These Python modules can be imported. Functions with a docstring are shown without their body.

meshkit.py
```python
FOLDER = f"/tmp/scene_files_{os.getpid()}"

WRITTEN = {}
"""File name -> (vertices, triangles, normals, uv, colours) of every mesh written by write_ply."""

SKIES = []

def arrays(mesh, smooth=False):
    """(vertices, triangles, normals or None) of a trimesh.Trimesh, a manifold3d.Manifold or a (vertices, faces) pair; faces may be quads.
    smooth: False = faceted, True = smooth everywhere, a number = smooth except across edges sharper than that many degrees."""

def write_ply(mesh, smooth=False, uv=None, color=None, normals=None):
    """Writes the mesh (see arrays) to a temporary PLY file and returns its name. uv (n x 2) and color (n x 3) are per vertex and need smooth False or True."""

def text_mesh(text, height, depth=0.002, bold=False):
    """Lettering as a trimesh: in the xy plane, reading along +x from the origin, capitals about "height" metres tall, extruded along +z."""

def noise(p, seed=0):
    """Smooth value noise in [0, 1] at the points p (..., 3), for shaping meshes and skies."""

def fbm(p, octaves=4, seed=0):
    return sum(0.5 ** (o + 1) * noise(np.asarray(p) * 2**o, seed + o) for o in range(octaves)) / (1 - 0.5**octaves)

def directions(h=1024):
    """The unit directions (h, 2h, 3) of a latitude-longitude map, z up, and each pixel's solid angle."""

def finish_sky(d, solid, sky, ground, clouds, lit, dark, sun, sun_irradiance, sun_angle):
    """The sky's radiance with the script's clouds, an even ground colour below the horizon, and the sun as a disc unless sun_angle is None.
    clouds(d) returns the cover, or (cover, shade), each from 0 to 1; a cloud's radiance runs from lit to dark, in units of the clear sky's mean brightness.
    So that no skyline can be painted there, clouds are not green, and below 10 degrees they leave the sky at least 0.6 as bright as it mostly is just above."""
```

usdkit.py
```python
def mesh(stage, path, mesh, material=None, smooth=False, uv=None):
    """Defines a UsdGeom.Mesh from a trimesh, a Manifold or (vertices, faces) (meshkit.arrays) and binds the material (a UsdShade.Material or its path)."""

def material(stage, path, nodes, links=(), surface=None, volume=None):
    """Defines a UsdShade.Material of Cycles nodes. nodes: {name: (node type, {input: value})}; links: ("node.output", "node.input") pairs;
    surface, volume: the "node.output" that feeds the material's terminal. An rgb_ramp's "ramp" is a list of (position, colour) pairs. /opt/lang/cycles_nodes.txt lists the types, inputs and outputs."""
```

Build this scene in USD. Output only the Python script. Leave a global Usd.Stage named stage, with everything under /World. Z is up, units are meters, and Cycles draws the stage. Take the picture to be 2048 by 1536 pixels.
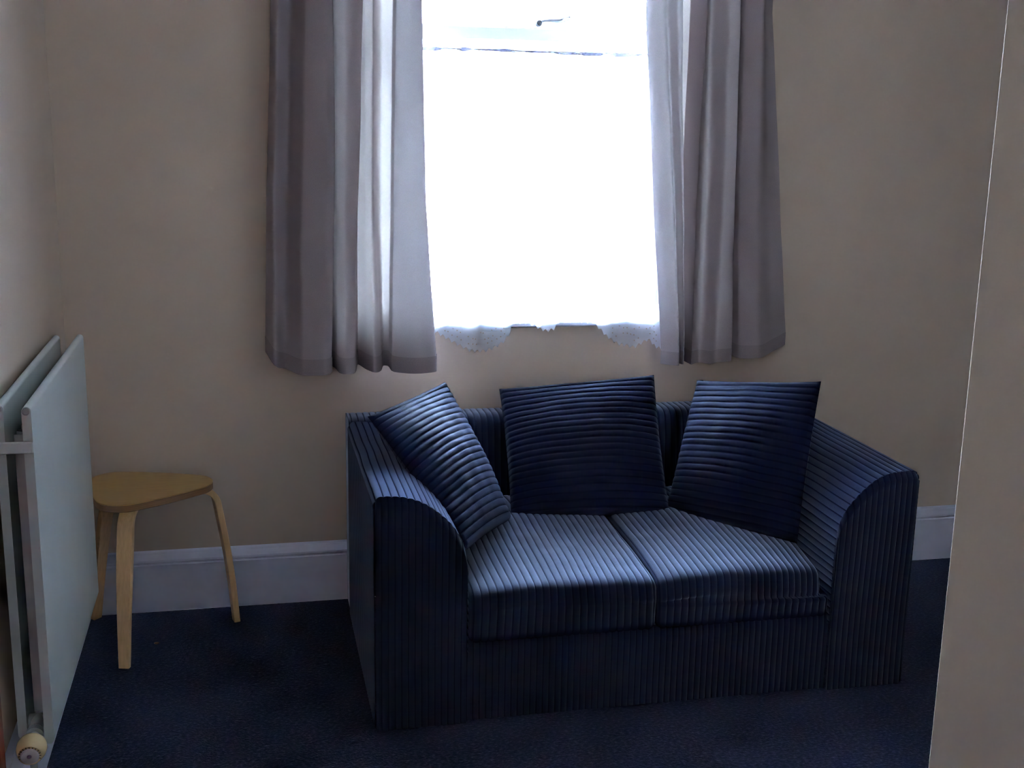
import math
import numpy as np, trimesh, usdkit, meshkit
from shapely.geometry import Polygon, Point
from pxr import Usd, UsdGeom, UsdLux, Gf, Sdf, Vt

stage = Usd.Stage.CreateInMemory()
UsdGeom.SetStageUpAxis(stage, 'Z'); UsdGeom.SetStageMetersPerUnit(stage, 1.0)
UsdGeom.Xform.Define(stage, '/World'); UsdGeom.Scope.Define(stage, '/World/Looks')
PI = math.pi

# ------------------------------------------------------------------ camera, sky, exposure
F_PX, PITCH, YAW, ROLL, EYE = 2377.4, 0.218229, 0.2224956, 0.01895, 1.5
EXPOSURE = 2.2
SKY = 9.0
SKY_COLOR = (0.71, 0.96, 1.45)
cam = UsdGeom.Camera.Define(stage, '/World/camera')
cam.CreateHorizontalApertureAttr(36.0); cam.CreateVerticalApertureAttr(27.0)
cam.CreateFocalLengthAttr(36.0 * F_PX / 2048.0)
cam.CreateClippingRangeAttr((0.05, 1000.0))
cam.CreateExposureAttr(EXPOSURE)
cy, sy, cp, sp = math.cos(YAW), math.sin(YAW), math.cos(PITCH), math.sin(PITCH)
fwd = np.array([sy * cp, cy * cp, -sp]); right = np.array([cy, -sy, 0.0]); up = np.cross(right, fwd)
c, s = math.cos(ROLL), math.sin(ROLL)
r2, u2 = c * right + s * up, -s * right + c * up
M = np.eye(4); M[0, :3], M[1, :3], M[2, :3], M[3, :3] = r2, u2, -fwd, (0, 0, EYE)
cam.AddTransformOp().Set(Gf.Matrix4d(*M.ravel().tolist()))
dome = UsdLux.DomeLight.Define(stage, '/World/sky')
dome.CreateIntensityAttr(SKY); dome.CreateColorAttr(Gf.Vec3f(*SKY_COLOR))

# ------------------------------------------------------------------ helpers
def mat(name, nodes, links, surface):
    return usdkit.material(stage, '/World/Looks/' + name, nodes, links, surface)

def plain(name, col, rough=0.6, spec=0.3, var=0.04, scale=14.0, bump=0.0, bscale=300.0, **kw):
    """a principled surface with slight mottling of tone"""
    hi = [min(1, x * (1 + var)) for x in col]; lo = [x * (1 - var) for x in col]
    nodes = {'g': ('geometry', {}), 'n': ('noise_texture', {'scale': scale, 'detail': 4.0}),
             'r': ('rgb_ramp', {'ramp': [(0.3, lo), (0.7, hi)]}),
             'p': ('principled_bsdf', dict(roughness=rough, specular_ior_level=spec, **kw))}
    links = [('g.position', 'n.vector'), ('n.fac', 'r.fac'), ('r.color', 'p.base_color')]
    if bump:
        nodes['n2'] = ('noise_texture', {'scale': bscale, 'detail': 3.0})
        nodes['b'] = ('bump', {'strength': bump, 'distance': 0.002})
        links += [('g.position', 'n2.vector'), ('n2.fac', 'b.height'), ('b.normal', 'p.normal')]
    return mat(name, nodes, links, 'p.BSDF')

def numbered(path):
    if not stage.GetPrimAtPath(path): return path
    k = 1
    while stage.GetPrimAtPath(f'{path}_{k:03d}'): k += 1
    return f'{path}_{k:03d}'

BASE = {}
def data(prim, **kw):
    for k, v in kw.items():
        if v: prim.SetCustomDataByKey(k, v)

def thing(name, label, cat, base=(0, 0, 0), group=None, kind=None):
    path = numbered('/World/' + name)
    x = UsdGeom.Xform.Define(stage, path); x.AddTranslateOp().Set(Gf.Vec3d(*map(float, base)))
    BASE[path] = np.array(base, float)
    data(x.GetPrim(), label=label, category=cat, group=group, kind=kind)
    return path

def part(name, mesh, m, parent='/World', smooth=False, label=None, cat=None, group=None, kind=None):
    """ONE mesh prim; vertices are given in world metres"""
    path = numbered(parent + '/' + name)
    base = BASE.get(parent, np.zeros(3)); BASE[path] = base
    wale = mesh[2] if isinstance(mesh, tuple) and len(mesh) == 3 else None
    if isinstance(mesh, tuple):
        v, f = np.asarray(mesh[0], float), np.asarray(mesh[1], int)
        if f.shape[1] == 4: f = np.vstack([f[:, [0, 1, 2]], f[:, [0, 2, 3]]])
    else:
        v, f = np.asarray(mesh.vertices, float), np.asarray(mesh.faces, int)
    g = usdkit.mesh(stage, path, (v - base, f), m, smooth=smooth)
    if wale is not None:      # how much pile stands at each vertex: 1 on a wale, 0 on the bare ground cloth between wales; also lowered to dim the seat cushion rims
        from scipy.spatial import cKDTree
        k = cKDTree(v - base).query(np.array(g.GetPointsAttr().Get()))[1]
        UsdGeom.PrimvarsAPI(g).CreatePrimvar('wale', Sdf.ValueTypeNames.FloatArray, 'vertex').Set(Vt.FloatArray.FromNumpy(np.asarray(wale, np.float32)[k]))
    data(g.GetPrim(), label=label, category=cat, group=group, kind=kind)
    return path

def cat(*ms):
    out_v, out_f, n = [], [], 0
    if any(isinstance(m, tuple) and len(m) == 3 for m in ms):
        ms = [m if isinstance(m, tuple) else (np.asarray(m.vertices), np.asarray(m.faces)) for m in ms]
        return *cat(*[m[:2] for m in ms]), np.concatenate([m[2] if len(m) == 3 else np.ones(len(m[0])) for m in ms])
    for m in ms:
        if isinstance(m, tuple):
            v, f = np.asarray(m[0], float), np.asarray(m[1], int)
            if f.shape[1] == 4: f = np.vstack([f[:, [0, 1, 2]], f[:, [0, 2, 3]]])
        else: v, f = np.asarray(m.vertices), np.asarray(m.faces)
        out_v.append(v); out_f.append(f + n); n += len(v)
    return np.vstack(out_v), np.vstack(out_f)

def box(x0, x1, y0, y1, z0, z1, bevel=0.0):
    """axis box with chamfered edges (convex hull of inset faces)"""
    lo, hi = np.array([x0, y0, z0], float), np.array([x1, y1, z1], float)
    if bevel <= 0:
        m = trimesh.creation.box(hi - lo); m.apply_translation((lo + hi) / 2); return m
    b = min(bevel, (hi - lo).min() * 0.49); pts = []
    for i in range(8):
        c_ = np.array([hi[k] if i >> k & 1 else lo[k] for k in range(3)])
        d = np.array([-1 if i >> k & 1 else 1 for k in range(3)])
        for k in range(3):
            q = c_ + d * b; q[k] = c_[k]; pts.append(q)
    return trimesh.convex.convex_hull(np.array(pts))

def grid(P, wrap_u=False, wrap_v=False):
    """P: (n, m, 3) points -> mesh of quads"""
    n, m = P.shape[:2]
    i, j = np.meshgrid(np.arange(n if wrap_u else n - 1), np.arange(m if wrap_v else m - 1), indexing='ij')
    a, b = (i + 1) % n, (j + 1) % m
    f = np.stack([i * m + j, a * m + j, a * m + b, i * m + b], -1).reshape(-1, 4)
    return P.reshape(-1, 3), np.vstack([f[:, [0, 1, 2]], f[:, [0, 2, 3]]])

def lathe(profile, origin, axis, n=32):
    """profile: (distance along axis, radius) pairs"""
    axis = np.asarray(axis, float) / np.linalg.norm(axis)
    a = np.cross(axis, [0, 0, 1.0] if abs(axis[2]) < 0.9 else [1.0, 0, 0]); a /= np.linalg.norm(a); b = np.cross(axis, a)
    t = np.arange(n) * 2 * PI / n
    P = np.array([[np.asarray(origin) + d * axis + r * (math.cos(q) * a + math.sin(q) * b) for q in t] for d, r in profile])
    return grid(P, wrap_v=True)

def tube(pts, r, n=12):
    p = np.asarray(pts, float); t = np.gradient(p, axis=0); t /= np.linalg.norm(t, axis=1)[:, None]
    ref = np.array([0.31, 0.17, 0.93]); a = np.cross(t, ref); a /= np.linalg.norm(a, axis=1)[:, None]; b = np.cross(t, a)
    q = np.arange(n) * 2 * PI / n
    r = np.broadcast_to(r, (len(p),))
    P = p[:, None] + r[:, None, None] * (np.cos(q)[None, :, None] * a[:, None] + np.sin(q)[None, :, None] * b[:, None])
    v, f = grid(P, wrap_v=True)
    k = len(v); caps = [[k, (j + 1) % n, j] for j in range(n)] + [[k + 1, (len(p) - 1) * n + j, (len(p) - 1) * n + (j + 1) % n] for j in range(n)]
    return np.vstack([v, p[:1], p[-1:]]), np.vstack([f, caps])

def prism(poly, along, lo, hi):
    """extrudes a 2-D outline: along 'x' the outline is (y, z), along 'y' it is (x, z), along 'z' it is (x, y)"""
    m = trimesh.creation.extrude_polygon(Polygon(poly), hi - lo, engine='earcut'); v = m.vertices.copy()
    a, b, d = v[:, 0], v[:, 1], v[:, 2] + lo
    m.vertices = {'x': np.stack([d, a, b], 1), 'y': np.stack([a, d, b], 1), 'z': np.stack([a, b, d], 1)}[along]
    return m

def rib(t, pitch):
    """profile of one corduroy rib: 0 in the groove, 1 on the crown"""
    return np.abs(np.sin(PI * np.asarray(t) / pitch)) ** 0.36

def wale_of(t, pitch, shape):
    return np.broadcast_to(np.clip((rib(t, pitch) - .42) / .36, 0, 1), shape).ravel()

def interp(x, xs, ys): return np.interp(x, xs, ys)

def smooth_curve(pts, n):
    """Catmull-Rom through the points, n samples, by chord length"""
    p = np.asarray(pts, float); d = np.r_[0, np.cumsum(np.linalg.norm(np.diff(p, axis=0), axis=1) ** 0.7)]
    from scipy.interpolate import PchipInterpolator
    return PchipInterpolator(d, p, axis=0)(np.linspace(0, d[-1], n))

# ------------------------------------------------------------------ materials
wall_m = plain('cream_wall_paint', (0.65, 0.52, 0.405), 0.75, 0.25, 0.03, 5.0, 0.12, 90.0)
ceil_m = plain('white_ceiling_paint', (0.66, 0.64, 0.60), 0.8, 0.2)
gloss_m = plain('white_gloss_paint', (0.82, 0.81, 0.93), 0.35, 0.45, 0.03, 20.0)
upvc_m = plain('white_window_plastic', (0.80, 0.81, 0.82), 0.3, 0.5, 0.01)
rad_m = plain('white_radiator_enamel', (0.60, 0.64, 0.60), 0.38, 0.45, 0.03, 9.0)
rad_in = plain('grey_convector_steel', (0.40, 0.38, 0.37), 0.5, 0.35)
grey_m = plain('dark_grey_metal', (0.10, 0.11, 0.12), 0.4, 0.5)
brass_m = plain('chrome_metal', (0.62, 0.66, 0.70), 0.25, 0.5, 0.02, metallic=1.0)
valve_m = plain('nickel_plated_metal', (0.50, 0.54, 0.56), 0.3, 0.6, 0.05, metallic=0.5)
cream_pl = plain('yellowed_cream_plastic', (0.74, 0.54, 0.27), 0.18, 0.5, 0.05)
dial_m = plain('pale_dial_plastic', (0.55, 0.48, 0.46), 0.35, 0.4)
mark_m = plain('dark_dial_print', (0.03, 0.025, 0.03), 0.6)
mauve_m = plain('mauve_dial_print', (0.16, 0.10, 0.18), 0.6)
red_m = plain('red_stained_wood', (0.22, 0.035, 0.012), 0.35, 0.4, 0.15, 30.0)
crumb_m = plain('brown_crumb', (0.25, 0.12, 0.07), 0.8)
ground_m = plain('grey_paving', (0.35, 0.35, 0.34), 0.9, 0.2)

def wood(name, lo, hi, rough=0.4, stretch=(6, 60, 6)):
    return mat(name, {'g': ('geometry', {}), 'm': ('mapping', {'scale': stretch}), 'n': ('noise_texture', {'scale': 2.5, 'detail': 5.0, 'roughness': 0.6}),
                      'r': ('rgb_ramp', {'ramp': [(0.3, lo), (0.7, hi)]}), 'p': ('principled_bsdf', {'roughness': rough, 'specular_ior_level': 0.4})},
               [('g.position', 'm.vector'), ('m.vector', 'n.vector'), ('n.fac', 'r.fac'), ('r.color', 'p.base_color')], 'p.BSDF')
seat_m = wood('birch_veneer', (0.40, 0.225, 0.07), (0.47, 0.27, 0.09), 0.4)
leg_m = wood('birch_bentwood', (0.62, 0.365, 0.165), (0.74, 0.45, 0.215), 0.4, (60, 60, 5))
edge_m = wood('plywood_edge', (0.20, 0.10, 0.045), (0.28, 0.155, 0.07), 0.6, (4, 4, 420))

def cord(name, base, sheen, tint, spec, srough, rough=0.55):
    return mat(name, {'g': ('geometry', {}), 'n': ('noise_texture', {'scale': 9.0, 'detail': 5.0, 'roughness': 0.65}),
                      'n2': ('noise_texture', {'scale': 700.0, 'detail': 2.0}), 'b': ('bump', {'strength': 0.35, 'distance': 0.0015}),
                      'r': ('rgb_ramp', {'ramp': [(0.25, [x * 0.75 for x in base]), (0.75, [x * 1.3 for x in base])]}),
                      'w': ('attribute', {'attribute': 'wale'}), 'sh': ('math', {'math_type': 'multiply', 'value2': sheen}), 'sp': ('math', {'math_type': 'multiply', 'value2': spec}),
                      'p': ('principled_bsdf', {'roughness': rough, 'specular_tint': (0.6, 0.7, 1.0), 'sheen_roughness': srough, 'sheen_tint': tint})},
               [('g.position', 'n.vector'), ('n.fac', 'r.fac'), ('r.color', 'p.base_color'), ('g.position', 'n2.vector'), ('n2.fac', 'b.height'), ('b.normal', 'p.normal'),
                ('w.fac', 'sh.value1'), ('sh.value', 'p.sheen_weight'), ('w.fac', 'sp.value1'), ('sp.value', 'p.specular_ior_level')], 'p.BSDF')
cord_m = cord('navy_corduroy', (0.0040, 0.0048, 0.0165), 1.0, (0.64, 0.72, 0.93), 0.045, 0.43)
# dimmer copy of the same corduroy: sheen cut so the arms come out darker
arm_m = cord('navy_corduroy_dimmed', (0.0040, 0.0048, 0.0165), 0.44, (0.46, 0.53, 0.73), 0.0, 0.46)
cush_m = cord('navy_pile_corduroy', (0.003, 0.0038, 0.014), 0.30, (0.42, 0.48, 0.70), 0.07, 0.44)

carpet_m = mat('navy_fleck_carpet',
    {'g': ('geometry', {}), 'm': ('mapping', {'scale': (1.0, 1.6, 1.0)}),
     'n': ('noise_texture', {'scale': 95.0, 'detail': 3.0, 'roughness': 0.65}), 'n3': ('noise_texture', {'scale': 60.0, 'detail': 3.0}),
     'r': ('rgb_ramp', {'ramp': [(0.32, (0.003, 0.004, 0.010)), (0.48, (0.011, 0.012, 0.028)), (0.60, (0.026, 0.027, 0.052)), (0.72, (0.06, 0.062, 0.085))]}),
     'v': ('voronoi_texture', {'scale': 190.0}), 'b': ('bump', {'strength': 0.35, 'distance': 0.0015, 'invert': True}),
     'p': ('principled_bsdf', {'roughness': 0.9, 'specular_ior_level': 0.1, 'sheen_weight': 0.35, 'sheen_roughness': 0.4, 'sheen_tint': (0.35, 0.42, 0.8)})},
    [('g.position', 'm.vector'), ('m.vector', 'n.vector'), ('m.vector', 'n3.vector'), ('n.fac', 'r.fac'), ('r.color', 'p.base_color'), ('g.position', 'v.vector'), ('v.distance', 'b.height'), ('b.normal', 'p.normal')], 'p.BSDF')

def cloth(name, col, trans, fac):
    return mat(name, {'g': ('geometry', {}), 'm': ('mapping', {'scale': (420.0, 420.0, 420.0)}), 'n': ('noise_texture', {'scale': 1.0, 'detail': 2.0}),
                      'r': ('rgb_ramp', {'ramp': [(0.25, [x * 0.93 for x in col]), (0.75, [x * 1.05 for x in col])]}),
                      'd': ('diffuse_bsdf', {}), 't': ('translucent_bsdf', {'color': trans}), 'x': ('mix_closure', {'fac': fac})},
               [('g.position', 'm.vector'), ('m.vector', 'n.vector'), ('n.fac', 'r.fac'), ('r.color', 'd.color'), ('d.BSDF', 'x.closure1'), ('t.BSDF', 'x.closure2')], 'x.closure')
curtain_m = cloth('taupe_curtain_cloth', (0.31, 0.255, 0.262), (0.62, 0.515, 0.43), 0.068)
side_m = cloth('taupe_curtain_dimmed_side', (0.34, 0.29, 0.295), (0.53, 0.455, 0.41), 0.025)  # less translucent copy of the curtain cloth, shades the backlit leading folds
hem_m = cloth('taupe_curtain_hem', (0.27, 0.225, 0.23), (0.40, 0.36, 0.36), 0.015)

def netting(name, clear):
    return mat(name, {'c': ('transparent_bsdf', {}), 'd': ('diffuse_bsdf', {'color': (0.85, 0.86, 0.9)}), 't': ('translucent_bsdf', {'color': (0.85, 0.87, 0.92)}),
                      'y': ('mix_closure', {'fac': 0.5}), 'x': ('mix_closure', {'fac': 1 - clear})},
               [('d.BSDF', 'y.closure1'), ('t.BSDF', 'y.closure2'), ('c.BSDF', 'x.closure1'), ('y.closure', 'x.closure2')], 'x.closure')
net_m = netting('white_net', 0.92)
lace_m = netting('white_lace', 0.2)
glass_m = mat('window_glass', {'f': ('fresnel', {'IOR': 1.45}), 'c': ('transparent_bsdf', {'color': (0.97, 0.99, 0.98)}), 'g': ('glossy_bsdf', {'roughness': 0.02, 'color': (0.9, 0.9, 0.9)}), 'x': ('mix_closure', {})},
              [('f.fac', 'x.fac'), ('c.BSDF', 'x.closure1'), ('g.BSDF', 'x.closure2')], 'x.closure')

# ------------------------------------------------------------------ the room
XL, YB, ZC = -0.52, 3.60, 2.55          # left wall, back wall (window wall), ceiling
XR, YF = 5.20, -0.90                    # right wall of the far part, wall behind the camera
PX, PY = 1.155, 1.70                    # face and end of the near partition on the right
WX0, WX1, WZ0, WZ1 = 0.325, 1.345, 0.885, 2.20
S = dict(kind='structure')
part('floor', box(XL - .15, XR + .15, YF - .15, YB + .25, -0.08, 0.0), carpet_m, label='dark navy flecked carpet covering the whole floor', **S)
part('ceiling', box(XL - .15, XR + .15, YF - .15, YB + .25, ZC, ZC + .1), ceil_m, label='plain white ceiling over the room', **S)
wb = cat(box(XL - .15, WX0, YB, YB + .25, 0, ZC), box(WX1, XR + .15, YB, YB + .25, 0, ZC), box(WX0, WX1, YB, YB + .25, 0, WZ0 - .02), box(WX0, WX1, YB, YB + .25, WZ1, ZC))
part('wall_back', wb, wall_m, label='cream painted wall with the window behind the sofa', **S)
part('wall_left', box(XL - .15, XL, YF - .15, YB, 0, ZC), wall_m, label='cream painted wall behind the radiator', **S)
part('wall_right', box(XR, XR + .15, YF - .15, YB, 0, ZC), wall_m, label='cream painted wall beyond the right end of the sofa', **S)
part('wall_front', box(XL - .15, XR + .15, YF - .15, YF, 0, ZC), wall_m, label='cream painted wall behind the viewer', **S)
part('wall_near_right', prism([(PX, PY), (PX + .0002, PY + .0009), (PX + .10, PY + .12), (PX + .36, PY + .12), (PX + .36, PY)], 'z', 0, ZC), wall_m, label='cream wall end close to the viewer at the right edge', **S)

def skirting_profile(th=0.022):
    # (offset from the wall, height)
    return [(0, 0), (th, 0), (th, .150), (th - .003, .153), (th - .003, .157), (th, .160), (th - .001, .166), (th - .008, .176), (th - .012, .182), (th - .014, .188), (0, .192)]
part('baseboard_back', prism([(YB - o, z) for o, z in skirting_profile()], 'x', XL, XR), gloss_m, label='white moulded skirting board along the window wall', **S)
part('baseboard_left', prism([(XL + o, z) for o, z in skirting_profile(0.03)], 'y', 2.36, YB - .02), gloss_m, label='white skirting board under the radiator', **S)
part('baseboard_right', prism([(XR - o, z) for o, z in skirting_profile()], 'y', YF, YB - .02), gloss_m, label='white skirting board along the right wall', **S)
# red-stained door casing on the left wall, its edge shows at the lower left of the picture
casing = thing('trim_1', 'dark red wooden door trim at the lower left edge beside the radiator', None, (XL, 2.30, 0), kind='structure')
part('upright', prism([(XL, 2.245), (XL + .022, 2.245), (XL + .026, 2.26), (XL + .026, 2.30), (XL + .018, 2.325), (XL, 2.325)], 'z', 0, 2.08), red_m, casing)
part('upright', prism([(XL, 1.345), (XL + .018, 1.345), (XL + .026, 1.37), (XL + .026, 1.41), (XL + .022, 1.425), (XL, 1.425)], 'z', 0, 2.08), red_m, casing)
part('head', box(XL, XL + .026, 1.345, 2.325, 2.08, 2.16, .004), red_m, casing)
door = thing('door_1', 'red stained wooden door in the left wall', None, (XL, 1.84, 0), kind='structure')
part('leaf', box(XL, XL + .012, 1.425, 2.245, 0.01, 2.08, .002), red_m, door)
for z0, z1 in ((.18, .85), (1.0, 1.9)):
    part('panel', box(XL + .012, XL + .019, 1.54, 2.13, z0, z1, .006), red_m, door)
part('handle', lathe([(0, .026), (.008, .026), (.008, .01), (.04, .01), (.045, .024), (.07, .027), (.08, .02), (.083, .0)], (XL + .012, 1.49, 1.0), (1, 0, 0)), brass_m, door, smooth=40)

# ------------------------------------------------------------------ window
win = thing('window_1', 'white framed window with a small top light and glass, daylight behind', None, ((WX0 + WX1) / 2, YB + .19, WZ0), kind='structure')
FY0, FY1 = YB + .16, YB + .22
TZ = 1.765                                               # transom
fr = cat(box(WX0, WX0 + .05, FY0, FY1, WZ0, WZ1, .006), box(WX1 - .05, WX1, FY0, FY1, WZ0, WZ1, .006), box(WX0 + .05, WX1 - .05, FY0, FY1, WZ0, WZ0 + .05, .006), box(WX0 + .05, WX1 - .05, FY0, FY1, WZ1 - .05, WZ1, .006))
part('window_frame', fr, upvc_m, win)
part('transom', box(WX0 + .05, WX1 - .05, FY0, FY1, TZ - .025, TZ + .02, .006), upvc_m, win)
part('pane', box(WX0 + .04, WX1 - .04, FY0 + .03, FY0 + .034, WZ0 + .04, TZ - .02), glass_m, win)
part('pane', box(WX0 + .04, WX1 - .04, FY0 + .03, FY0 + .034, TZ + .015, WZ1 - .04), glass_m, win)
sill_p = [(YB - .028, WZ0 - .016), (YB - .032, WZ0 - .012), (YB - .033, WZ0 - .004), (YB - .030, WZ0 + .003), (YB - .024, WZ0 + .005), (FY0, WZ0 + .005), (FY0, WZ0 - .018), (YB - .02, WZ0 - .018)]
part('window_sill', prism(sill_p, 'x', WX0, WX1), gloss_m, win)
stay = part('stay', tube([(.905 + t * .105, FY0 - .016 - .01 * math.sin(t * PI), 1.797 + .017 * t + .003 * math.sin(t * 7)) for t in np.linspace(0, 1, 14)], np.interp(np.linspace(0, 1, 14), [0, .2, .4, .75, 1], [.006, .004, .005, .008, .006])), brass_m, win, smooth=True, label='metal window stay arm')
part('knob', lathe([(-.012, .0), (-.010, .008), (-.003, .0115), (.004, .0115), (.010, .008), (.018, .006), (.022, .006)], (.909, FY0 - .022, 1.796), (0, 1, 0), 20), grey_m, stay, smooth=40, label='dark round stay knob')
part('paving', box(-8, 10, YB + .26, 16, -0.4, -0.3), ground_m, label='pale paved ground outside the window', **S)

# ------------------------------------------------------------------ radiator on the left wall
rad = thing('radiator', 'white double panel radiator on the left wall', 'radiator', (-.46, 2.82, .21))
RZ0, RZ1 = .212, .935
def panel(xc, th, y0, y1):
    h = th / 2
    prof = [(xc - h, RZ0 + h)] + [(xc - h * math.cos(a), RZ1 - h + h * math.sin(a)) for a in np.linspace(0, PI, 9)] + [(xc + h * math.cos(a), RZ0 + h - h * math.sin(a)) for a in np.linspace(0, PI, 9)]
    core = prism(prof[1:], 'y', y0, y1)
    # shallow pressed border line along top and bottom of the face
    return core
part('panel', panel(-.429, .018, 2.41, 3.222), rad_m, rad, smooth=40)
part('panel', panel(-.486, .018, 2.44, 3.215), rad_m, rad, smooth=40)
# convector fins folded from sheet, welded to the back of the front panel
ys = np.linspace(2.445, 3.19, 61); xs = np.where((np.arange(61) // 2) % 2 == 0, -.441, -.459)
zz = np.array([.272, .872])
P = np.stack([np.stack([xs, ys, np.full(61, z)], 1) for z in zz]); Q = P.copy(); Q[..., 0] -= .0012
part('convector', cat(grid(P), grid(Q), box(-.4605, -.4395, 2.442, 2.4455, .272, .872)), rad_in, rad)
part('bracket', box(-.496, -.4195, 2.402, 2.4105, .842, .866, .002), rad_m, rad)
for x, y in ((-.429, 2.41), (-.486, 2.44)):
    part('vent_plug', lathe([(0.001, .0072), (-.0035, .0072), (-.004, .0062), (-.002, .0058), (-.002, 0)], (x, y, RZ1 - .009), (0, 1, 0), 20), rad_in, rad, smooth=30)
part('connector', cat(tube([(x, 2.47, .238) for x in np.linspace(-.488, -.428, 6)], .014, 20), tube([(-.458, y, .238) for y in np.linspace(2.47, 2.425, 5)], .0145, 20)), rad_m, rad, smooth=40)
vx, vz = -.458, .222
valve = part('valve', cat(lathe([(0, .0), (0, .0165), (.010, .0175), (.013, .0175), (.016, .011), (.03, .0105), (.03, 0)], (vx, 2.425, .236), (0, -1, -.15), 24), tube([(vx - .006, 2.414, z) for z in np.linspace(.23, .05, 8)], .0075)), valve_m, rad, smooth=35, label='metal valve body and pipe tail')
hd = np.array([0, -1, -.16]); o = np.array([vx, 2.400, .230])
part('valve_head', lathe([(0, .0), (0, .011), (.002, .013), (.006, .0215), (.014, .0275), (.024, .0300), (.036, .0290), (.046, .0255), (.052, .0225), (.0525, .0205), (.051, 0)], o, hd, 40), cream_pl, valve, smooth=40, label='yellowed cream thermostatic head')
part('dial', lathe([(.050, .0), (.050, .0185), (.055, .0185), (.0575, .016), (.058, 0)], o, hd, 36), dial_m, valve, smooth=40, label='pale dial with tick marks')
hn = hd / np.linalg.norm(hd); ha = np.array([1.0, 0, 0]); hb = np.cross(ha, hn)
hb = hb if hb[2] > 0 else -hb
tk = []
for k in range(13):
    a = math.radians(-20 + k * 18.0)
    d = math.cos(a) * ha + math.sin(a) * hb
    p0, p1 = o + hn * .0530 + d * .0186, o + hn * .0530 + d * .0222
    tk.append(tube([p0, (p0 + p1) / 2, p1], .0007, 6))
part('dial_mark', cat(*tk), mark_m, valve)
part('dial_spot', lathe([(.0575, 0.0), (.0575, .0045), (.0588, .004), (.0588, 0)], o + .002 * hb, hd, 16), mauve_m, valve)

# ------------------------------------------------------------------ three legged stool
SC = np.array([-.302, 3.405]); SZ = .458
stool = thing('stool', 'three legged pale wooden stool with a rounded triangular seat beside the radiator', 'stool', (SC[0], SC[1], 0))
ang = [math.radians(a) for a in (-106, 15, 138)]
corner = [SC + np.array([-.045, -.130]) + 0, SC + np.array([.148, .015]), SC + np.array([-.108, .100])]
tri = Polygon([tuple(q) for q in (SC + np.array([-.050, -.093]), SC + np.array([.123, .024]), SC + np.array([-.088, .088]))]).buffer(.066, quad_segs=24).simplify(.0004)
tri = tri.buffer(.09, quad_segs=32).buffer(-.09, quad_segs=32)
hull = np.array(tri.exterior.coords)[:-1]
# bow the sides outwards a little so that they are curved, not straight
cc = hull.mean(0)
from scipy.interpolate import splprep, splev
d = np.r_[0, np.cumsum(np.linalg.norm(np.diff(np.vstack([hull, hull[:1]]), axis=0), axis=1))]
u = np.linspace(0, d[-1], 145)[:-1]
ring = np.stack([np.interp(u, d, np.r_[hull[:, k], hull[0, k]]) for k in (0, 1)], 1)
rad_ = np.linalg.norm(ring - cc, axis=1); w = (rad_.max() - rad_) / (rad_.max() - rad_.min())
ring = cc + (ring - cc) * (1 + .10 * w[:, None])
def slab(ring, z0, z1, b):
    c0 = ring.mean(0); L = [(z0, 1 - b / .17 * 1), (z0 + b, 1), (z1 - b, 1), (z1, 1 - b / .17)]
    P = np.array([[(*(c0 + (q - c0) * k), z) for q in ring] for z, k in L])
    v, f = grid(P, wrap_v=True); n = len(ring); m = len(v)
    caps = [[m, (j + 1) % n, j] for j in range(n)] + [[m + 1, 3 * n + j, 3 * n + (j + 1) % n] for j in range(n)]
    return np.vstack([v, [[*c0, z0]], [[*c0, z1]]]), np.vstack([f, caps])
part('seat', slab(ring, SZ - .003, SZ, .0008), seat_m, stool)
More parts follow.
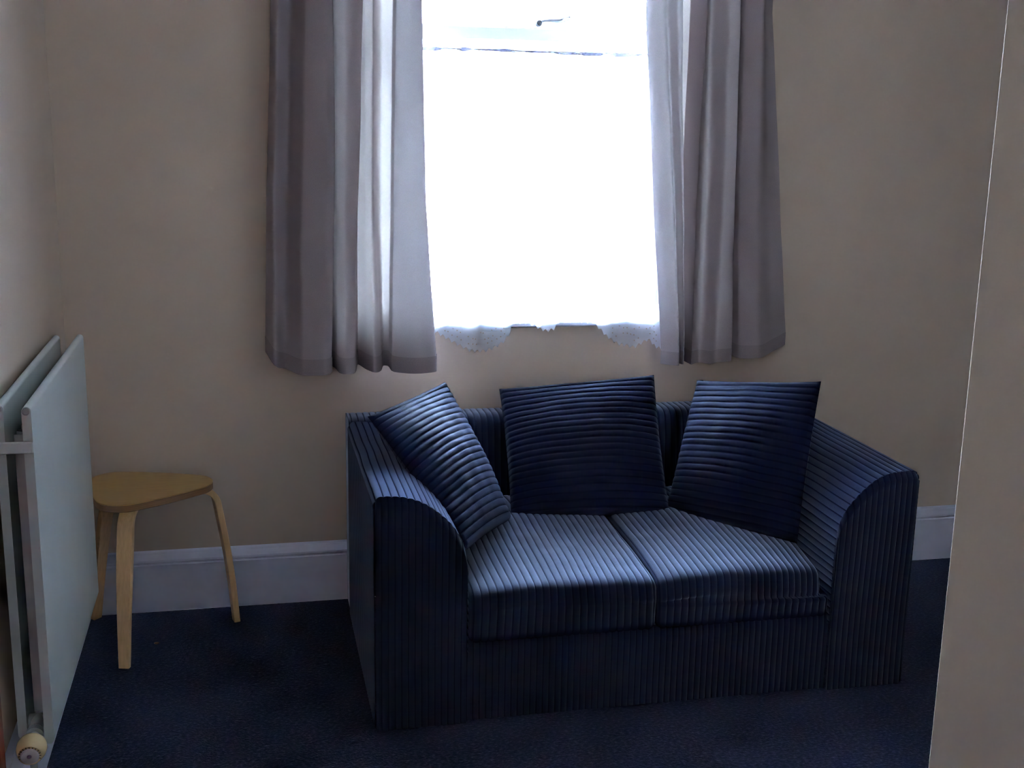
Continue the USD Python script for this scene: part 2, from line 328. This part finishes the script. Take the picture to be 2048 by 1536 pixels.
part('seat_edge', slab(ring, SZ - .022, SZ - .003, .002), edge_m, stool, smooth=30, label='darker layered plywood edge under the seat')
def stool_leg(a, r_bend, r_foot):
    zt = SZ - .022
    path = [(0.07, zt - .007), (r_bend - .045, zt - .007)]
    for q in np.linspace(0, 1, 9)[1:]:
        t = q * (PI / 2 - .12); path.append((r_bend - .045 + .05 * math.sin(t), zt - .007 - .055 * (1 - math.cos(t))))
    path += [(r_bend + .012 + (r_foot - r_bend - .012) * q, (path[-1][1]) * (1 - q)) for q in np.linspace(0, 1, 9)[1:]] if False else []
    e = np.array(path[-1]); 
    for q in np.linspace(0, 1, 10)[1:]:
        path.append(tuple(e + (np.array([r_foot, 0.0]) - e) * q + np.array([.006 * math.sin(q * PI), 0])))
    path = np.array(path); t = np.gradient(path, axis=0); t /= np.linalg.norm(t, axis=1)[:, None]; nrm = np.stack([-t[:, 1], t[:, 0]], 1)
    u_ = np.linspace(0, 1, len(path)); th = .009
    wd = np.interp(np.linspace(0, 1, len(path)), [0, .45, .62, 1], [.021, .0225, .0225, .0150])
    dr, tg = np.array([math.cos(a), math.sin(a), 0]), np.array([-math.sin(a), math.cos(a), 0])
    rows = []
    for p, n_, w_ in zip(path, nrm, wd):
        sec = []
        for su, sv in ((-1, -.7), (-.9, -1), (.9, -1), (1, -.7), (1, .7), (.9, 1), (-.9, 1), (-1, .7)):
            q = p + n_ * th * sv; sec.append(np.array([SC[0], SC[1], 0]) + dr * q[0] + np.array([0, 0, q[1]]) + tg * w_ * su)
        rows.append(sec)
    P = np.array(rows); P[..., 2] = np.maximum(P[..., 2], 0.0)
    v, f = grid(P, wrap_v=True); n = 8; m = len(v)
    caps = [[m, (j + 1) % n, j] for j in range(n)] + [[m + 1, (len(P) - 1) * n + j, (len(P) - 1) * n + (j + 1) % n] for j in range(n)]
    return np.vstack([v, P[0].mean(0)[None], P[-1].mean(0)[None]]), np.vstack([f, caps])
for a, rb, rf in zip(ang, (.150, .200, .152), (.213, .250, .234)):
    part('leg', stool_leg(a, rb, rf), leg_m, stool, smooth=35)

# ------------------------------------------------------------------ sofa
SX0, SX1, SYF, SYB, ARM = .283, 1.715, 2.70, 3.545, .615
sofa = thing('sofa', 'small two seat sofa in dark navy corduroy under the window', 'sofa', ((SX0 + SX1) / 2, 3.12, 0))
YA1 = 3.43                                                # arms run back to the backrest
PITCH_R = .0195
left_arc = np.array([(.283, .590), (.284, .602), (.290, .612), (.300, .616), (.336, .614), (.372, .606), (.406, .590), (.440, .564), (.466, .537), (.486, .506), (.499, .474), (.505, .440), (.507, .40), (.508, .34), (.508, .20)])
right_arc = np.array([(1.715, .590), (1.714, .602), (1.707, .612), (1.695, .615), (1.651, .613), (1.610, .602), (1.575, .579), (1.541, .546), (1.516, .512), (1.502, .477), (1.497, .446), (1.495, .40), (1.495, .34), (1.495, .20)])
def arm(arc, side):
    n = 420
    p = smooth_curve(arc, n); t = np.gradient(p, axis=0); t /= np.linalg.norm(t, axis=1)[:, None]
    nrm = np.stack([-t[:, 1], t[:, 0]], 1) * side
    s_ = np.r_[0, np.cumsum(np.linalg.norm(np.diff(p, axis=0), axis=1))]
    yy = np.linspace(SYF + .004, YA1, 26)
    wob = .0035 * meshkit.noise(np.stack([np.full((26, n), 3.0), yy[:, None] * 9 + 0 * s_, s_[None] * 5 + 0 * yy[:, None]], -1)) 
    h = .0045 * rib(s_[None] + wob, PITCH_R)
    P = np.stack([p[None, :, 0] + h * nrm[None, :, 0], np.broadcast_to(yy[:, None], h.shape), p[None, :, 1] + h * nrm[None, :, 1]], -1)
    top = (*grid(P), wale_of(s_[None] + wob, PITCH_R, h.shape))
    # outer side: upright ribs
    ny = int((YA1 - SYF) / PITCH_R * 9); y2 = np.linspace(SYF, YA1, ny); z2 = np.linspace(.015, .592, 8)
    hx = .0040 * rib(y2, PITCH_R)
    x0 = arc[0, 0] - side * hx
    Q = np.stack([np.broadcast_to(x0, (8, ny)), np.broadcast_to(y2, (8, ny)), np.broadcast_to(z2[:, None], (8, ny))], -1)
    return cat(top, (*grid(Q), wale_of(y2[None], PITCH_R, (8, ny))))
def arm_front(arc, side, x_in):
    xs = np.linspace(min(arc[0, 0], x_in), max(arc[0, 0], x_in), int(abs(x_in - arc[0, 0]) / .0165 * 9))
    p = smooth_curve(arc, 600); o_ = np.argsort(p[:, 0]); ztop = np.interp(xs, p[o_, 0], p[o_, 1])
    # keep the upper envelope
    ztop = np.array([p[np.abs(p[:, 0] - x) < .003, 1].max() if (np.abs(p[:, 0] - x) < .003).any() else z for x, z in zip(xs, ztop)])
    v_ = np.linspace(0, 1, 40)
    Z = .012 + (ztop[None] - .012) * v_[:, None]
    h = .0036 * rib(xs + 0 * xs, .0165)
    edge = np.minimum(1, (ztop[None] - Z) / .012)
    Y = SYF + .012 - (h[None] + .010) * np.sqrt(np.clip(edge, 0.0, 1)) + .004 * np.sin(Z * 9)
    return (*grid(np.stack([np.broadcast_to(xs, Z.shape), Y, Z], -1)), wale_of(xs[None], .0165, Z.shape))
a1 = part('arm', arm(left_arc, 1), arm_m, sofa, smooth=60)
part('arm_front', arm_front(left_arc, 1, .508), cord_m, a1, smooth=60)
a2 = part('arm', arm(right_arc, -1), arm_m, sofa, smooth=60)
part('arm_front', arm_front(right_arc, -1, 1.495), cord_m, a2, smooth=60)
# backrest: section in (y, z), upright ribs
sec = smooth_curve([(3.385, .30), (3.40, .45), (3.415, .56), (3.425, .602), (3.44, .617), (3.47, .622), (3.515, .622), (3.538, .615), (3.545, .595), (3.546, .4), (3.546, .015)], 70)
t = np.gradient(sec, axis=0); t /= np.linalg.norm(t, axis=1)[:, None]; nr = np.stack([-t[:, 1], t[:, 0]], 1)
xs = np.linspace(SX0, SX1, int((SX1 - SX0) / PITCH_R * 8)); h = .004 * rib(xs, PITCH_R)
P = np.stack([np.broadcast_to(xs, (70, len(xs))), sec[:, None, 0] + nr[:, None, 0] * h, sec[:, None, 1] + nr[:, None, 1] * h], -1)
ends = [(np.array([[x, y, z] for y, z in sec] + [[x, 3.46, .015]]), np.array([[i, i + 1, 70] for i in range(69)])) for x in (SX0, SX1)]
part('backrest', cat((*grid(P), wale_of(xs[None], PITCH_R, (70, len(xs)))), *ends), cord_m, sofa, smooth=60)
# front rail below the cushions, upright ribs
xs = np.linspace(.508, 1.495, int(.987 / .0165 * 9)); z_ = np.linspace(.012, .226, 14)
Y = SYF + .016 - .0036 * rib(xs, .0165)[None] + np.interp(np.linspace(0, 1, 14), [0, .9, 1], [0, 0, .006])[:, None]
P = np.stack([np.broadcast_to(xs, Y.shape), Y, np.broadcast_to(z_[:, None], Y.shape)], -1)
part('front_rail', cat((*grid(P), wale_of(xs[None], .0165, Y.shape)), box(.512, 1.490, SYF + .030, SYF + .06, .012, .220), box(.51, 1.492, SYF + .03, 3.42, .18, .225)), cord_m, sofa, smooth=60)
def seat_cushion(x0, x1, zf, zb, seam, seed, crn):
    """rounded box whose ribs run over the top and down the front"""
    n = int((x1 - x0) / PITCH_R * 9); xs = np.linspace(x0, x1, n)
    y0, y1, z0 = SYF + .006, 3.40, .228
    loop = [(y0 + .006, z0), (y0 + .001, z0 + .005), (y0, z0 + .03), (y0 - .003, z0 + .07), (y0 + .001, zf - .03), (y0 + .007, zf - .012), (y0 + .020, zf - .003), (y0 + .04, zf + .002), (y0 + .09, zf + .008), (y0 + .2, zf + .017), (y0 + .33, zf + .023), (y0 + .47, zb), (y0 + .6, zb - .003), (y1 - .03, zb - .010), (y1, zb - .03), (y1 + .004, z0 + .05), (y1 - .02, z0), (y0 + .3, z0)]
    p = smooth_curve(loop, 190); t = np.gradient(p, axis=0); t /= np.linalg.norm(t, axis=1)[:, None]; nr = np.stack([-t[:, 1], t[:, 0]], 1)
    d = np.minimum(xs - x0, x1 - xs); r = .022; ins = np.where(d < r, r - np.sqrt(np.clip(r * r - (r - d) ** 2, 0, None)), 0.0)
    crown = .012 * np.sin(PI * (xs - x0) / (x1 - x0))
    px = np.stack([np.broadcast_to(xs * 6, (190, n)), np.broadcast_to(p[:, :1] * 6, (190, n)), np.broadcast_to(p[:, 1:] * 6, (190, n))], -1)
    lump = .010 * (meshkit.fbm(px, 3, seed) - .5)
    wob = .010 * (meshkit.noise(px * .8, seed + 5) - .5) + .03 * np.clip((3.0 - p[:, :1]) , 0, .3) * 0
    h = .0052 * rib(xs[None] + wob, PITCH_R) * np.minimum(1, d / .01)[None] - ins[None] + lump * (p[:, 1:] > zf - .05)
    if seam:
        zs = .298 - .02 * (xs - x0) / (x1 - x0)
        h = h - .0055 * np.exp(-((p[:, 1:] - zs[None]) / .0035) ** 2) * (p[:, :1] < y0 + .05)
    up_ = (p[:, 1] > (zf + z0) / 2)[:, None] * crown[None]
    X = np.broadcast_to(xs, h.shape)
    if seam:     # the upper layer stops short of the arm at the front corner
        g = np.clip((p[:, 1:] - zs[None]) / .008, 0, 1) * np.clip((y0 + .40 - p[:, :1]) / .35, 0, 1)
        X = x0 + (X - x0) * (1 - .06 * g * np.clip((X - x0) / (x1 - x0), 0, 1) ** 2)
    P = np.stack([X, p[:, :1] + nr[:, :1] * h, p[:, 1:] + nr[:, 1:] * h + up_], -1)
    v, f = grid(P, wrap_u=True)
    m = len(v); caps = [[m, i * n, ((i + 1) % 190) * n] for i in range(190)] + [[m + 1, ((i + 1) % 190) * n + n - 1, i * n + n - 1] for i in range(190)]
    return np.vstack([v, P[:, 0].mean(0)[None], P[:, -1].mean(0)[None]]), np.vstack([f, caps]), np.r_[wale_of(xs[None] + wob, PITCH_R, h.shape) * (np.clip(d / .010 - .2, 0, 1)[None] * np.clip((p[:, 1:] - z0 - .006) / .012, 0, 1)).ravel(), 0, 0]  # sheen mask also fades at the ends and lower edge to darken bright rims
part('seat_cushion', seat_cushion(.512, 1.008, .352, .382, False, 3, .02), cord_m, sofa, smooth=60, label='seat cushion with a plain front')
part('seat_cushion', seat_cushion(1.004, 1.492, .354, .384, True, 8, .05), cord_m, sofa, smooth=60, label='seat cushion with a seam across its front')

# ------------------------------------------------------------------ scatter cushions
def pillow(A, B, C, D, thick, back, nrib, seed, amp=.0058, pinch=.022):
    A, B, C, D = map(lambda q: np.array(q, float), (A, B, C, D))
    nu, nv = 90, nrib * 8
    u, v = np.linspace(0, 1, nu)[:, None], np.linspace(0, 1, nv)[None]
    ex, ey = np.cross(B - A, D - A), None
    n = ex / np.linalg.norm(ex); ctr = (A + B + C + D) / 4
    if n @ (np.array([0, 0, 1.5]) - ctr) < 0: n = -n
    # sides bow inwards between the corners
    su, sv = 4 * u * (1 - u), 4 * v * (1 - v)
    uu = .5 + (u - .5) * (1 - pinch * sv); vv = .5 + (v - .5) * (1 - pinch * su)
    P0 = (A * ((1 - uu) * (1 - vv))[..., None] + B * (uu * (1 - vv))[..., None] + C * (uu * vv)[..., None] + D * ((1 - uu) * vv)[..., None])
    dome_ = (np.sin(PI * u) ** .55) * (np.sin(PI * v) ** .55)
    pts = np.stack([np.broadcast_to(u * 5, P0.shape[:2]), np.broadcast_to(v * 5, P0.shape[:2]), np.full(P0.shape[:2], seed * 1.7)], -1)
    wr = meshkit.fbm(pts, 2, seed) - .5
    wob = .010 * (meshkit.noise(pts * np.array([1.1, .9, 1]), seed + 3) - .5) + .0015 * (meshkit.noise(pts * 3.1, seed + 4) - .5)
    fall = np.minimum(1, np.minimum(np.minimum(u, 1 - u) / .02, np.minimum(v, 1 - v) / .02))
    # puckers where the ribs run into the side seams
    puck = .006 * (np.exp(-u / .06) + np.exp(-(1 - u) / .06)) * (meshkit.noise(np.stack([0 * P0[..., 0], np.broadcast_to(v * 26, P0.shape[:2]), np.full(P0.shape[:2], seed)], -1)) - .5)
    r_ = amp * rib(v + wob, 1.0 / nrib) * fall
    hf = thick * dome_ + .016 * wr * dome_ + r_ + puck * fall
    hb = -(back * dome_ + .015 * wr * dome_ + r_)
    front, rear = P0 + hf[..., None] * n, P0 + hb[..., None] * n
    a, b = grid(front), grid(rear)
    w = wale_of(v + wob, 1.0 / nrib, P0.shape[:2])
    return cat((*a, w), (b[0], b[1][:, ::-1], w))
part('scatter_cushion', pillow((.303, 3.07, .725), (.558, 3.36, .748), (.718, 3.15, .388), (.522, 2.79, .440), .075, .045, 23, 2), cush_m, smooth=70,
     label='navy ribbed scatter cushion slumped over the left arm of the sofa', cat='cushion', group='ribbed scatter cushions on the sofa')
part('scatter_cushion', pillow((.742, 3.455, .700), (1.217, 3.400, .742), (1.190, 3.130, .378), (.722, 3.165, .376), .075, .050, 22, 5), cush_m, smooth=70,
     label='navy ribbed scatter cushion standing upright in the middle of the sofa', cat='cushion', group='ribbed scatter cushions on the sofa')
part('scatter_cushion', pillow((1.318, 3.297, .745), (1.563, 2.985, .802), (1.455, 2.845, .380), (1.185, 3.16, .375), .070, .050, 22, 9), cush_m, smooth=70,
     label='navy ribbed scatter cushion propped in the corner against the right arm', cat='cushion', group='ribbed scatter cushions on the sofa')

# ------------------------------------------------------------------ curtains
CY = 3.50
KN = []
def curtain_points(levels, knots_d, n, zs, z_bottom, seed, deep):
    """levels: (z, [x of each fold line]); knots_d: distance of each fold line in front of (+) or behind (-) the hanging plane"""
    lz = np.array([q[0] for q in levels]); lx = np.array([q[1] for q in levels])
    o_ = np.argsort(lz); lz, lx = lz[o_], lx[o_]; ld = np.tile(np.array(knots_d, float), (4, 1)); ld[1:][:, deep] = -.074
    from scipy.interpolate import CubicSpline, PchipInterpolator
    par = np.r_[0, np.cumsum(np.hypot(np.diff(lx.mean(0)), np.diff(knots_d)) + .004)]; KN[:] = list(par / par[-1])
    tt = np.linspace(0, par[-1], n); rows = []
    for k, z in enumerate(zs):
        x = np.array([np.interp(z, lz, lx[:, j]) for j in range(lx.shape[1])])
        dd = np.array([np.interp(z, lz, ld[:, j]) for j in range(ld.shape[1])])
        rows.append(np.stack([PchipInterpolator(par, x)(tt), CY - PchipInterpolator(par, dd)(tt), np.full(n, z)], 1))
    P = np.array(rows)
    q = np.stack([P[..., 0] * 7, np.broadcast_to((tt * 3)[None], P.shape[:2]), P[..., 2] * 2.6], -1)
    P[..., 1] += .012 * (meshkit.fbm(q, 3, seed) - .5)
    P[..., 0] += .006 * (meshkit.fbm(q * 1.3, 2, seed + 2) - .5)
    fx, fz = np.array(z_bottom).T
    zb = PchipInterpolator(fx, fz)(np.clip(P[-1, :, 0], fx[0], fx[-1]))
    return P, zb
def curtain(label, levels, d, z_bottom, seed, zhem, side, deep):
    th = thing('curtain', label, 'curtain', (float(np.mean(levels[0][1])), CY, .76), group='pair of taupe curtains at the window')
    n = 360; zs = np.linspace(2.235, .80, 70)
    P, zb = curtain_points(levels, d, n, zs, z_bottom, seed, deep)
    top, lowest = zs[0], zs[-1]
    zrow = (zs[:, None] - zs[-1]) / (top - zs[-1])               # 1 at the top, 0 at the hem
    Z = (zb + zhem)[None] + zrow * (top - (zb + zhem)[None]); P[..., 2] = Z
    # leading edge split off as a side hem, translucency lowered to darken its folds
    k = int(round(KN[abs(side)] * (n - 1)))
    body, turned = (P[:, k:], P[:, :k + 1]) if side > 0 else (P[:, :k + 1], P[:, k:])
    part('fabric', grid(body), curtain_m, th, smooth=True)
    part('dimmed_side_hem', grid(turned), side_m, th, smooth=True)
    hz = np.linspace(1, 0, 7); H = np.repeat(P[-1:], 7, 0).copy(); H[..., 2] = zb[None] + zhem * hz[:, None]
    nx = np.gradient(P[-1], axis=0); nrm = np.stack([nx[:, 1], -nx[:, 0]], 1); nrm /= np.linalg.norm(nrm, axis=1)[:, None] + 1e-9
    H2 = H.copy(); H2[..., :2] += nrm[None] * -.0012; H[..., :2] += nrm[None] * .0012
    part('hem', cat(grid(H), grid(H2)), hem_m, th, smooth=True)
    return th
L_d = [-.045, .020, -.026, .036, .050, .026, -.040, .026, .050, .036, -.034, .022, .042, .010, -.036, -.012, .044, .058, .042, .010]
L_lv = [(2.235, [.100, .116, .150, .190, .240, .262, .256, .266, .294, .344, .342, .345, .366, .377, .404, .434, .436, .468, .498, .495]),
        (1.82, [.090, .108, .140, .184, .236, .259, .253, .264, .292, .339, .337, .344, .365, .374, .401, .429, .431, .468, .503, .500]),
        (1.266, [.065, .083, .121, .164, .228, .255, .251, .259, .285, .319, .329, .343, .358, .369, .394, .419, .420, .467, .515, .516]),
        (.793, [.049, .078, .107, .155, .213, .238, .241, .253, .277, .304, .321, .344, .362, .384, .396, .411, .414, .482, .548, .554])]
curtain('taupe curtain with bright backlit folds hanging on the left side of the window', L_lv, L_d, [(.03, .83), (.05, .815), (.075, .785), (.11, .764), (.16, .757), (.23, .760), (.25, .772), (.262, .762), (.30, .760), (.32, .772), (.345, .766), (.38, .760), (.41, .768), (.42, .764), (.5, .758), (.56, .760)], 4, .048, -15, [6, 10])
R_d = [.016, .042, .052, .016, .042, .020, -.035, -.040, .044, .010, .052, .042, -.035, .026, .050, .010, -.012]
R_lv = [(2.235, [1.165, 1.180, 1.205, 1.232, 1.256, 1.276, 1.310, 1.338, 1.348, 1.372, 1.416, 1.452, 1.458, 1.476, 1.520, 1.548, 1.576]),
        (1.82, [1.171, 1.188, 1.211, 1.239, 1.261, 1.283, 1.313, 1.341, 1.351, 1.376, 1.420, 1.457, 1.463, 1.480, 1.525, 1.552, 1.584]),
        (1.266, [1.221, 1.244, 1.268, 1.290, 1.306, 1.318, 1.336, 1.346, 1.350, 1.398, 1.440, 1.476, 1.484, 1.496, 1.545, 1.600, 1.648]),
        (.793, [1.266, 1.290, 1.310, 1.325, 1.332, 1.338, 1.350, 1.356, 1.359, 1.396, 1.442, 1.492, 1.505, 1.521, 1.580, 1.650, 1.701])]
curtain('taupe curtain with darker folds hanging on the right side of the window', R_lv, R_d, [(1.25, .760), (1.33, .760), (1.345, .775), (1.358, .760), (1.42, .758), (1.445, .767), (1.49, .767), (1.505, .780), (1.521, .774), (1.58, .776), (1.64, .787), (1.70, .806)], 11, .042, 5, [6, 7])
rail = thing('curtain_rail', 'white curtain rail above the window', 'curtain rail', (.83, CY, 2.25))
part('rail', box(.04, 1.64, CY - .008, CY + .008, 2.240, 2.265, .003), upvc_m, rail)
for x in (.12, .84, 1.56): part('bracket', box(x - .012, x + .012, CY + .006, YB, 2.245, 2.262, .003), upvc_m, rail)

# ------------------------------------------------------------------ net curtain with scalloped lace hem
net = thing('net_curtain', 'white net curtain with a scalloped lace hem across the window', 'net curtain', (.835, 3.575, .87))
def net_y(x, z):
    f = .008 * np.sin(x * 46 + 2 * np.sin(x * 9)) + .004 * np.sin(x * 118 + 1.0)
    yb = np.interp(z, [.78, .86, .905, 1.0, 1.7], [3.553, 3.553, 3.560, 3.580, 3.592])
    return yb + f * np.interp(z, [.78, 1.2, 1.7], [.55, .7, 1.0])
ZN, ZL = 1.703, .935
NX0, NX1 = .368, 1.298
gx, gz = np.linspace(NX0, NX1, 330), np.linspace(ZN, ZL, 40)
X, Z = np.meshgrid(gx, gz); part('netting', grid(np.stack([X, net_y(X, Z), Z], -1)), net_m, net, smooth=True)
# lace: a band whose lower edge swags and is cut in small points, with eyelets
prof_x = [.29, .555, .566, .60, .636, .665, .694, .72, .745, .772, .797, .806, .85, .874, .893, .912, .932, .945, .955, 1.06, 1.078, 1.105, 1.145, 1.20, 1.236, 1.246, 1.272, 1.30, 1.375]
prof_z = [.874, .872, .866, .845, .824, .810, .803, .806, .815, .833, .862, .890, .892, .882, .870, .864, .868, .880, .893, .891, .874, .846, .818, .806, .826, .832, .806, .795, .790]
lx = np.arange(NX0, NX1, .0045); low = np.interp(lx, prof_x, prof_z)
saw = np.array([[0, .004, .0105, .005][k % 4] for k in range(len(lx))])
edge_pts = list(zip(lx, low - saw))
band = Polygon([(NX0, ZL)] + edge_pts + [(NX1, ZL)]).buffer(0)
rng = np.random.default_rng(7); holes = []
for k, x in enumerate(np.arange(NX0 + .02, NX1 - .02, .0125)):
    zl = float(np.interp(x, prof_x, prof_z))
    for row, off in enumerate((.016, .034, .052)):
        if rng.random() < .62: holes.append(Point(x + rng.uniform(-.003, .003), zl + off + rng.uniform(-.003, .003)).buffer(.0021, quad_segs=2))
from shapely import union_all
band = band.difference(union_all(holes))
tris = [trimesh.creation.triangulate_polygon(g, engine='earcut') for g in getattr(band, 'geoms', [band]) if g.area > 1e-6]
v2, f2 = cat(*[(np.c_[v, np.zeros(len(v))], f) for v, f in tris])
v3, f3 = trimesh.remesh.subdivide_to_size(v2, f2, .014)
v3 = np.stack([v3[:, 0], net_y(v3[:, 0], v3[:, 1]) - .0006, v3[:, 1]], 1)
part('lace_hem', (v3, f3), lace_m, net, smooth=True, label='scalloped lace hem with small eyelets')
wx = np.linspace(WX0, WX1, 60)
part('wire', tube([(x, 3.592, ZN + .004 - .004 * math.sin((x - WX0) / (WX1 - WX0) * PI)) for x in wx], .0022, 8), upvc_m, net, smooth=True)
head_m = plain('net_heading_tape', (0.62, 0.68, 0.86), 0.8, 0.2)
hx_ = np.linspace(NX0, NX1, 700)
hh = .0012 + .0075 * np.clip(meshkit.noise(np.stack([hx_ * 34, 0 * hx_, 0 * hx_], -1), 5) - .25, 0, 1)
rows = np.linspace(-1, 1, 5)
Z = ZN - .002 + .002 * np.sin(hx_ * 11)[None] + rows[:, None] * hh[None]
X = np.broadcast_to(hx_, Z.shape)
part('heading', grid(np.stack([X, net_y(X, Z) - .004 + .003 * np.sin(X * 320) * rows[:, None], Z], -1)), head_m, net, smooth=True, label='gathered heading threaded on the wire')

# a crumb on the carpet near the stool
cr = trimesh.creation.icosphere(2, .005); cr.vertices = cr.vertices * [1.4, .8, .6] * (0.8 + .4 * meshkit.noise(cr.vertices * 400, 3))[:, None] + [-.285, 3.34, .003]
part('crumb', cr, crumb_m, smooth=True, label='tiny brown crumb on the carpet between the stool legs', cat='crumb')
